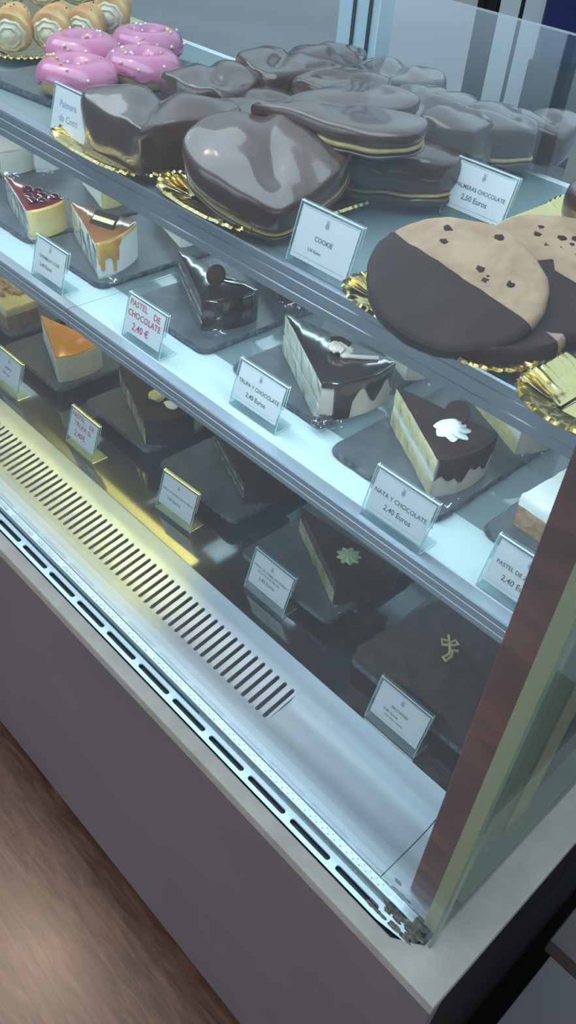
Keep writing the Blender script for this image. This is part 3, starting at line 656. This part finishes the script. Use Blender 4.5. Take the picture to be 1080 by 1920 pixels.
# ------------------------------------------------------------------ gold trays
def gold_tray(label, x0, x1, y0, y1, z=-.3196, seed=0):
    cx, cy = (x0 + x1) / 2, (y0 + y1) / 2; t = thing('gold_tray', label, 'tray', (cx, cy, z)); w, d = (x1 - x0) / 2, (y1 - y0) / 2; rc = .036; P = []
    for sx, sy in ((1, 1), (-1, 1), (-1, -1), (1, -1)):
        for k in range(9):
            a = math.atan2(sy, sx) - PI / 4 + PI / 2 * k / 8; P.append((sx * (w - rc) + rc * math.cos(a), sy * (d - rc) + rc * math.sin(a)))
    P = densify(ccw(P), .0022); n = len(P); rings = [(.034, .0008, 0), (.030, .0008, 0), (.026, .0035, .3), (.020, .0040, .8), (.014, .0062, 1), (.007, .0095, 1), (.001, .0110, 1), (-.0012, .0090, 1)]
    rows = []
    for ins, zz, k in rings:
        q = inset(P, ins); row = []
        for i, (x, y) in enumerate(q):
            px, py = P[i]; corner = max(0, 1 - (math.hypot(w - abs(px), d - abs(py)) / .060) ** 2); ph = math.sin(i * .0022 / .0078 * 2 * PI) * k * (.10 + .90 * corner)
            dx, dy = (px - q[i][0]), (py - q[i][1])
            ln = math.hypot(px, py) or 1
            row.append((x + px / ln * .0025 * ph * (1 if corner > .1 else .4), y + py / ln * .0025 * ph * (1 if corner > .1 else .4), zz + .0022 * ph + .003 * corner * k))
        rows.append(row)
    bm = grid_shape(rows, None, True); bmesh.ops.triangulate(bm, faces=[])
    obj('fluted_rim', bm, M_gold, t)
    bm = bmesh.new(); q = inset(P, .032); bm.faces.new([bm.verts.new((x, y, .0009)) for x, y in q]); obj('tray_base', bm, M_gold, t, smooth=False)
    return t
gold_tray('gold foil tray under the left heart shaped palmeras', -.842, -.674, .466, .985, z=-.3186)
gold_tray('gold foil tray under the big filled chocolate palmeras', -.668, -.516, .472, .990, z=-.3186)
gold_tray('gold foil tray under the half dipped cookies', -.414, -.242, .463, .830, z=-.3186)
gold_tray('empty front gold foil tray at the right edge', -.2395, -.1500, .452, .830, z=-.3186)

# ------------------------------------------------------------------ palmeras and cookies
def heart(s):
    x = 16 * math.sin(s) ** 3; y = 13 * math.cos(s) - 5 * math.cos(2 * s) - 2 * math.cos(3 * s) - math.cos(4 * s)
    return x / 17, (y + 2.5) / 17
def fat(s):   # swollen palmera, only a shallow notch
    x, y = heart(s); a = PI / 2 - s; return x * .45 + math.cos(a) * .55, y * .45 + math.sin(a) * .55
def ear(s):   # softer two lobed palmera outline
    x, y = heart(s); return x, y * .92
def oval(s): return math.cos(s), math.sin(s) * (1 + .04 * math.cos(3 * s))
def puffy(name, label, cat, loc, rot, size, th, mat, out=heart, fill=None, lobes=True, seed=0, lump=.0016, group=None, asp=(1, 1), core=None, sq=2.5):
    t = thing(name, label, cat, loc, rot, group)
    def solid(z0, z1, sc, m, nm, dome=.35):
        rows = []; n = 72; h = z1 - z0; K = 14
        prof = [(.02, z0)] + [(r, z0) for r in (.3, .6, .85)]
        for k in range(K + 1):
            a = -PI / 2 + PI * k / K; ca = max(0, math.cos(a)) ** (2 / sq); sa_ = abs(math.sin(a)) ** (2 / sq) * (1 if a > 0 else -1)
            prof.append((1 - .10 * (1 - ca), (z0 + z1) / 2 + h / 2 * sa_))
        prof += [(r, z1) for r in (.86, .78, .68, .56, .44, .3, .16, .02)]
        cy0 = 0.05
        for r, z in prof:
            row = []
            for i in range(n):
                s = 2 * PI * i / n; x, y = out(s); x *= sc * size * asp[0] * r; y = (y * r + (cy0 * (1 - r) if out is not oval else 0)) * sc * size * asp[1]
                zz = z
                if z > (z0 + z1) / 2:
                    zz += dome * h * (1 - r ** 2) * .8 + h * .16 * noise.noise(Vector((x * 16 + seed * 3, y * 16, 2))) + h * .05 * noise.noise(Vector((x * 60 + seed * 3, y * 25, 2)))
                    if lobes and r < .97:
                        zz += - h * .22 * math.exp(-(x / (size * .16)) ** 2) * (1 if y > -size * .5 else .4) * (1 - r * .3)
                w = noise.noise_vector(Vector((x * 34 + seed, y * 34, z * 34)))
                row.append((x + w.x * lump, y + w.y * lump, zz + w.z * lump * (1 if z > z0 + 1e-5 else .2)))
            rows.append(row)
        obj(nm, grid_shape(rows, None, True, True), m, t, soft=True)
    if fill:
        f0, f1 = fill; solid(0, th * f0, 1, mat, 'lower_half', 0); solid(th * f0, th * f1, .985, M_fill, 'filling', 0); solid(th * f1, th, 1, mat, 'upper_half')
    else: solid(0, th, 1, mat, 'coated_pastry' if core is None else core)
    return t
d2r = math.radians
def pal(label, x, y, z, s, th, rz=0, rx=0, ry=0, fill=None, seed=0, out=None, asp=(1, 1), mat=None, lump=.0022):
    out = out or fat
    return puffy('chocolate_palmera', label, 'palmera', (x, y, z), (d2r(rx), d2r(ry), d2r(rz)), s, th, mat or M_choc, out, fill, seed=seed, asp=asp, lump=lump)
zp = -.309
pal('heart shaped chocolate palmera at the front of the left gold tray', -.716, .524, zp, .088, .046, rz=40, seed=1, asp=(1.0, .86), out=heart)
pal('big filled chocolate palmera leaning at the front of the second gold tray', -.560, .534, -.288, .078, .036, rz=52, rx=22, ry=-4, fill=(.14, .24), seed=2, asp=(1.0, .95))
pal('filled chocolate palmera lying at the right of the leaning one', -.545, .678, zp, .084, .042, rz=220, fill=(.20, .28), seed=3, asp=(.95, .9))
pal('topmost filled chocolate palmera with yellow cream line on the pile', -.548, .604, -.247, .094, .022, rz=-44, rx=2, ry=4, fill=(.16, .40), seed=4, asp=(.72, .98), out=heart)
pal('chocolate palmera behind the front heart on the left tray', -.800, .668, zp, .060, .040, rz=60, seed=5, asp=(1.05, 1))
pal('flat chocolate palmera in the middle of the pile between both trays', -.728, .680, zp, .070, .030, rz=130, seed=6, asp=(1.1, 1))
pal('chocolate palmera on the upper middle of the left tray', -.778, .752, -.292, .060, .034, rz=30, seed=7)
pal('reddish chocolate palmera at the very back of the left tray', -.812, .870, -.308, .058, .038, rz=80, seed=8)
pal('chocolate palmera with a bitten white corner at the back', -.690, .768, -.288, .066, .028, rz=-44, seed=9, asp=(.8, 1))
bm = bmesh.new()
for i in range(5): blob(bm, (-.648 + .004 * i, .752 - .002 * i, -.262 + .002 * math.sin(i)), .006, (1, 1, .8), .5, i)
pc = bpy.data.objects['chocolate_palmera.008']; bmesh.ops.transform(bm, matrix=Matrix(pc.matrix_basis).inverted(), verts=bm.verts)
obj('white_crumb', bm, M_cheese, pc)
pal('dark chocolate palmera at the back beside the rear gold rim', -.712, .885, -.306, .060, .036, rz=20, seed=10)
pal('small chocolate palmera with rough top right of the bitten one', -.622, .758, -.290, .042, .028, rz=70, seed=11, lump=.003)
pal('smooth chocolate palmera at back of the second gold tray', -.618, .838, zp, .054, .040, rz=0, seed=12)
pal('chocolate palmera standing at the right of the topmost one', -.520, .742, zp, .052, .058, rz=150, seed=13, asp=(.9, 1))
pal('chocolate palmera toward the right end of the second tray', -.532, .832, zp, .058, .044, rz=100, seed=14, fill=(.2, .3))
pal('last chocolate palmera at the right rear corner of the second tray', -.512, .900, zp, .052, .036, rz=60, seed=15)

def half_dipped(label, x, y, z, s, th, rx, ry, rz, seed, cut=.1, chips=8, ang=0, spike=False):
    t = thing('half_dipped_cookie', label, 'cookie', (x, y, z), (d2r(rx), d2r(ry), d2r(rz)))
    n = 96; rows = []
    prof = [(.02, 0), (.5, 0), (.9, 0), (.98, th * .15), (1.0, th * .45), (.985, th * .8), (.94, th)] + [(r, th * (1 + .12 * (1 - r))) for r in (.88, .8, .7, .6, .5, .4, .3, .2, .1, .02)]
    def rad(a): return s * (1 + .05 * noise.noise(Vector((math.cos(a) * 1.5, math.sin(a) * 1.5, seed))) + .012 * noise.noise(Vector((math.cos(a) * 9, math.sin(a) * 9, seed))))
    for r, z_ in prof:
        row = []
        for i in range(n):
            a = 2 * PI * i / n; R_ = rad(a) * r; xx, yy = R_ * math.cos(a), R_ * math.sin(a); w = noise.noise_vector(Vector((xx * 70, yy * 70, z_ * 70 + seed)))
            row.append((xx + w.x * .0008, yy + w.y * .0008, z_ + (w.z * .0010 if z_ > 0 else 0)))
        rows.append(row)
    obj('cookie_dough', grid_shape(rows, None, True, True), M_cookie, t)
    # chocolate dipped half as a slightly larger shell cut by a line
    bm = grid_shape([[(x_ * 1.018, y_ * 1.018, z_ + (.0010 if z_ > th * .5 else -.0006)) for x_, y_, z_ in row] for row in rows], None, True, True)
    nrm = Vector((math.cos(ang), math.sin(ang), 0)); 
    bmesh.ops.bisect_plane(bm, geom=bm.verts[:] + bm.edges[:] + bm.faces[:], plane_co=nrm * cut * s, plane_no=nrm, clear_outer=True)
    for v in bm.verts:
        if abs(v.co.dot(nrm) - cut * s) < .0004:
            tt = v.co.x * -nrm.y + v.co.y * nrm.x; v.co += nrm * (.0018 * noise.noise(Vector((tt * 70, 0, seed))) + (.012 * max(0, 1 - abs(tt / s - .15) / .12) if spike else 0))
    obj('chocolate_dip', bm, M_chocm, t)
    rr = random.Random(seed)
    for i in range(chips):
        a = ang + rr.uniform(-1.2, 1.2); r = rr.uniform(.3, .85) * s
        xx, yy = r * math.cos(a), r * math.sin(a)
        if Vector((xx, yy, 0)).dot(nrm) < cut * s + .006: continue
        bm = bmesh.new(); blob(bm, (xx, yy, th * 1.04), rr.uniform(.0010, .0034), (1.2, 1, .35), .6, i, 2); obj('chocolate_chip', bm, M_chip, t)
    return t
half_dipped('half dipped cookie lying under the front one', -.305, .530, -.312, .064, .014, 0, 0, 10, 31, .3, 0, d2r(60))
half_dipped('front half dipped cookie leaning on its pile, chips on top', -.326, .510, -.2860, .0665, .011, 21, 3, 28, 32, .03, 10, d2r(66))
half_dipped('second half dipped cookie behind the front one', -.292, .600, -.292, .074, .012, 14, 2, 28, 33, -.1, 16, d2r(66), spike=True)
half_dipped('third half dipped cookie at the bottom right of the pile', -.236, .640, -.3125, .060, .012, 0, 0, 0, 34, -.2, 10, d2r(90))
pal('chocolate palmera behind the half dipped cookies at the right edge', -.345, .780, zp, .050, .030, rz=20, seed=16)

# ------------------------------------------------------------------ donuts
def donut(label, x, y, z, R=.0275, r=.0185, seed=0, sx=1.0):
    t = thing('pink_donut', label, 'donut', (x, y, z), (0, 0, seed)); n, m = 56, 28
    def tor(rr, sel, off, zoff):
        rows = []
        for i in range(n):
            a = 2 * PI * i / n; row = []
            for j in sel:
                b = j; lo = .75 * noise.noise(Vector((math.cos(a) * 2.5, math.sin(a) * 2.5, seed + 4))) 
                b2 = b + (lo if b < 0 or b > PI else 0)
                k = 1 + .05 * noise.noise(Vector((math.cos(a) * 1.2, math.sin(a) * 1.2, seed))); rad_ = (R + (rr + off) * math.cos(b2)) * k
                row.append((rad_ * math.cos(a) * sx, rad_ * math.sin(a), r * .92 + (rr * .98 + off) * math.sin(b2) + zoff))
            rows.append(row)
        rows.append(rows[0]); return rows
    bm = grid_shape(tor(r, [2 * PI * k / m for k in range(m + 1)], 0, 0)); bmesh.ops.remove_doubles(bm, verts=bm.verts, dist=1e-6); obj('donut_ring', bm, M_dough, t)
    sel = [-.30 + (PI + .75) * k / 20 for k in range(21)]; rows = tor(r, sel, .0018, 0)
    for row in rows:   # close the lip of the icing
        pass
    bm = grid_shape(rows); bmesh.ops.remove_doubles(bm, verts=bm.verts, dist=1e-6); o = obj('pink_icing', bm, M_pink, t)
    s = o.modifiers.new('s', 'SOLIDIFY'); s.thickness = .0016; s.offset = -1
    rr = random.Random(seed * 10 + 1)
    for mi, mt in enumerate((M_sprY, M_sprO, M_sprW)):
        for q in range(6):
            bm = bmesh.new(); a = rr.uniform(0, 2 * PI); b = rr.uniform(.1, PI - .3); rad_ = R + (r + .0022) * math.cos(b); blob(bm, (rad_ * math.cos(a) * sx, rad_ * math.sin(a), r * .92 + (r + .0022) * math.sin(b)), rr.uniform(.0016, .0026), (1, 1, 1), .1, q, 2)
            obj('sprinkle', bm, mt, t)
zt2 = -.3105
donut('nearest pink iced donut, behind the handwritten sign', -.945, .580, zt2, seed=1.0)
donut('pink iced donut at right with bare dough showing', -.940, .672, zt2, seed=2.2)
donut('pink iced donut behind the nearest one', -1.037, .648, zt2, seed=3.1)
donut('farthest pink iced donut at the back right', -1.030, .745, zt2, seed=4.3)

# ------------------------------------------------------------------ filled puff horns
gold_tray('fluted gold tray under the savoury cream horns', -1.55, -1.086, .568, .856, z=-.3186)
def horn(label, x, y, z, rz, seed, L0=.075, r=.0262, tilt=10):
    t = thing('cream_horn', label, 'pastry', (x, y, z), (d2r(tilt), 0, d2r(rz)))
    rows = []; n = 36
    prof = [(.80, -.004), (.98, -.001), (1, .004), (.98, .014), (.90, .030), (.80, .045), (.62, .062), (.4, .073), (.1, .078)]
    for k, s in prof:
        row = []
        for i in range(n):
            a = 2 * PI * i / n; rg_ = 1 + .06 * math.sin(s * 420 + a) + .06 * noise.noise(Vector((math.cos(a) * 2, s * 30, seed)))
            row.append((k * r * math.cos(a) * rg_, s * L0 / .075, r * .95 + k * r * .92 * math.sin(a) * rg_))
        rows.append(row)
    obj('puff_shell', grid_shape(rows, None, True, True), M_puff, t)
    prof = [(.80, -.0035), (.74, -.007), (.62, -.0065), (.50, -.011), (.38, -.0100), (.24, -.014), (.04, -.015)]; rows = []
    for k, s in prof: rows.append([(k * r * math.cos(a) * (1 + .05 * math.cos(8 * a + s * 300)), s, r * .95 + k * r * .92 * math.sin(a) * (1 + .05 * math.cos(8 * a + s * 300))) for a in [2 * PI * i / n for i in range(n)]])
    obj('herb_cream', grid_shape(rows, None, True, True), M_hcream, t)
    bm = bmesh.new(); rr = random.Random(seed)
    for q in range(9):
        a = rr.uniform(.3, PI - .3); s = rr.uniform(.008, .045); k = 1 - s * 6 * .6; blob(bm, (k * r * math.cos(a), s, r * .95 + (1.02 - (s / .078) ** 2 * .4) * r * .92 * math.sin(a)), .0013, (1, 1, .7), .4, q, 1)
    o = obj('seeds', bm, M_chip, t); o['kind'] = 'stuff'
hz = -.312
for i, (lb, x, y, z, rz) in enumerate((
    ('cream horn at the front left with its round cream end facing out', -1.130, .600, hz, 50),
    ('cream horn just right of the front left one', -1.112, .648, hz, 44),
    ('cream horn leaning behind the donuts with narrow cream end', -1.106, .694, hz, 34),
    ('rightmost cream horn with a tall cream end by the gold rim', -1.112, .742, hz + .012, 40),
    ('browned cream horn in the second row at far left', -1.205, .640, hz + .034, 60),
    ('golden cream horn in the second row, second from left', -1.175, .678, hz + .038, 52),
    ('golden cream horn in the second row, poppy seeds on top', -1.162, .724, hz + .038, 46),
    ('farthest cream horn at the rear of the tray', -1.165, .775, hz + .034, 40))):
    horn(lb, x, y, z + .0, rz, i * 3 + 1)

# ------------------------------------------------------------------ behind the case
jb = thing('door_jamb', 'white door jamb far behind the case', 'door frame', (-2.72, 4.25, -1.45))
for x0, x1, m in ((-.10, .02, M_white), (.045, .16, M_white), (.02, .045, M_black), (-.16, -.12, M_black), (-.24, -.20, M_black)):
    bm = bmesh.new(); box(bm, x0, x1, 0, .08, 0, 1.6); obj('jamb_board', bm, m, jb, smooth=False)
bc = thing('blue_crate', 'dark blue plastic crate holding a grey mesh bag at the top right', 'crate', (-2.22, 4.35, -1.02))
M_blue = pm('blue_plastic', (.02, .035, .16), rough=.3)
bm = bmesh.new(); rows = []
P = ccw([(-.28, -.18), (.5, -.18), (.5, .25), (-.28, .25)])
rows = [[(x, y, z) for x, y in inset(densify(P, .08), i)] for i, z in ((.03, 0), (0, .12), (-.01, .30), (-.02, .32), (.02, .32), (.03, .12), (.05, .03))]
obj('crate_shell', grid_shape(rows, None, True, True), M_blue, bc)
rows = [[(.10 + .3 * u, .03 + .16 * v, .24 + .14 * (1 - u * u) * (1 - v * v) + .02 * noise.noise(Vector((u * 3, v * 3, 0)))) for u in [k / 12 * 2 - 1 for k in range(13)]] for v in [k / 8 * 2 - 1 for k in range(9)]]
mb = obj('mesh_bag', grid_shape(rows), pm('mesh_fabric', (.05, .05, .07), (.30, .30, .36), 180, .8, .5, 200), bc)
bm = bmesh.new(); box(bm, -.3, .5, -.2, .3, -.43, 0); obj('crate_stand', bm, M_black, bc, smooth=False)
tp = thing('wooden_stand', 'tan wooden post behind the case at the right', 'post', (-1.72, 3.4, -1.45))
bm = bmesh.new(); box(bm, -.03, .07, -.04, .04, 0, 1.35); obj('upright', bm, pm('tan_wood', (.42, .34, .26), (.48, .40, .31), 8, .5), tp, smooth=False, bevel=.004)
bm = bmesh.new(); box(bm, -.10, .14, -.10, .10, 0, .03); obj('foot', bm, MATS['tan_wood'], tp, smooth=False, bevel=.004)
bench = thing('wooden_bench', 'corner of a brown wooden bench at the lower right', 'bench', (-.036, .555, -1.45))
M_bench = wood_mat('bench_wood', (.05, .035, .032), (.075, .052, .048), (.10, .07, .062), .5, 'X', 6)
bm = bmesh.new(); box(bm, 0, .5, 0, .35, .42, .45); obj('seat', bm, M_bench, bench, smooth=False, bevel=.002)
for lx in (.10, .45):
    for ly in (.06, .31):
        bm = bmesh.new(); box(bm, lx - .02, lx + .02, ly - .02, ly + .02, 0.001, .4199); obj('leg', bm, M_bench, bench, smooth=False)

# ------------------------------------------------------------------ light
def area(name, loc, rot, sx, sy, e, col):
    l = bpy.data.lights.new(name, 'AREA'); l.shape = 'RECTANGLE'; l.size = sx; l.size_y = sy; l.energy = e; l.color = col
    o = bpy.data.objects.new(name, l); C.objects.link(o); o.location = loc; o.rotation_euler = rot; return o
area('shelf_lamp', (-1.15, .503, -.352), (d2r(-3), 0, 0), 1.95, .012, 3.6, (.68, .90, 1.0))
area('rear_lamp', (-1.1, .82, -.334), (d2r(-8), 0, 0), 1.9, .05, 2.2, (.68, .90, 1.0))
area('top_lamp', (-.9, .47, .10), (d2r(12), 0, 0), 1.6, .30, 5.5, (.72, .88, 1.0))
ya = area('deck_lamp', (-1.27, .600, -.520), (d2r(-27), 0, 0), 1.35, .020, 1.9, (1.0, .80, .06)); ya.data.spread = d2r(28)
area('deck_lamp', (-1.35, .640, -.520), (0, 0, 0), 1.1, .02, .45, (1.0, .82, .22)).data.spread = d2r(110)
area('deck_lamp', (-.36, .478, -.530), (d2r(-6), 0, 0), .45, .010, .10, (.70, .88, 1.0))
area('front_fill', (-1.2, -2.6, .9), (d2r(62), 0, 0), 3.2, 1.6, 42, (.80, .90, 1.0))  # unseen fill light added in front of the case
l = bpy.data.lights.new('pendant_lamp', 'SPOT'); l.energy = 75; l.color = (1, .72, .48); l.shadow_soft_size = .09; l.spot_size = d2r(30); l.spot_blend = 1
o = bpy.data.objects.new('pendant_lamp', l); C.objects.link(o); o.location = (-1.75, .46, 1.40)
dr = Vector((-.62, .17, -1.45)) - o.location; o.rotation_euler = dr.to_track_quat('-Z', 'Y').to_euler()
w = bpy.data.worlds.new('world'); bpy.context.scene.world = w; w.use_nodes = True
nt = w.node_tree; bg = nt.nodes['Background']; N = nt.nodes.new; Lk = nt.links.new
tc = N('ShaderNodeTexCoord'); sp = N('ShaderNodeSeparateXYZ'); Lk(tc.outputs['Generated'], sp.inputs[0])
mx = N('ShaderNodeMath'); mx.operation = 'ADD'; ms = N('ShaderNodeMath'); ms.operation = 'MULTIPLY'; ms.inputs[1].default_value = .35
Lk(sp.outputs['Y'], ms.inputs[0]); Lk(sp.outputs['Z'], mx.inputs[0]); Lk(ms.outputs[0], mx.inputs[1])
r = N('ShaderNodeValToRGB'); e = r.color_ramp.elements; e[0].position = .0; e[0].color = (.10, .115, .13, 1); e[1].position = .75; e[1].color = (1.25, 1.75, 2.05, 1); k = e.new(.30); k.color = (.16, .19, .23, 1)
Lk(mx.outputs[0], r.inputs['Fac']); Lk(r.outputs['Color'], bg.inputs['Color']); bg.inputs['Strength'].default_value = .75

# ------------------------------------------------------------------ camera
R0 = Vector((0.68482669, 0.72502248, 0.07303405)); R1 = Vector((0.51953131, -0.41536394, -0.74680731)); R2 = Vector((-0.51097907, 0.54937706, -0.66101805))
cam = bpy.data.cameras.new('camera'); cam.sensor_fit = 'VERTICAL'; cam.sensor_height = 36; cam.sensor_width = 36; cam.lens = 1584.8 / 1920 * 36; cam.clip_start = .02
co = bpy.data.objects.new('camera', cam); C.objects.link(co)
m = Matrix((( R0.x, -R1.x, -R2.x, 0), (R0.y, -R1.y, -R2.y, 0), (R0.z, -R1.z, -R2.z, 0), (0, 0, 0, 1)))
co.matrix_world = m; bpy.context.scene.camera = co
bpy.context.view_layer.update()
GROUPS = {'slate_board': 'slate boards carrying the cakes', 'price_sign': 'price signs along the shelves', 'chocolate_palmera': 'chocolate palmeras piled on the gold trays',
          'half_dipped_cookie': 'half dipped cookies at the right', 'pink_donut': 'pink donuts on the slate board', 'cream_horn': 'cream horns at the top left', 'gold_tray': 'gold foil trays on the upper shelf'}
for o in bpy.data.objects:
    if o.parent is None:
        o.location.z += ZO; k = o.name.split('.')[0]
        if k in GROUPS: o['group'] = GROUPS[k]
        if k == 'cake_slice': o['group'] = 'cake slices on the lower deck' if o.location.z - ZO < -.6 else 'cake slices on the middle shelf'
sc = bpy.context.scene
sc.view_settings.view_transform = 'Standard'; sc.view_settings.look = 'None'; sc.view_settings.exposure = 0
sc.cycles.max_bounces = 8; sc.cycles.transparent_max_bounces = 20; sc.cycles.glossy_bounces = 4; sc.cycles.diffuse_bounces = 3
sc.cycles.sample_clamp_indirect = 4
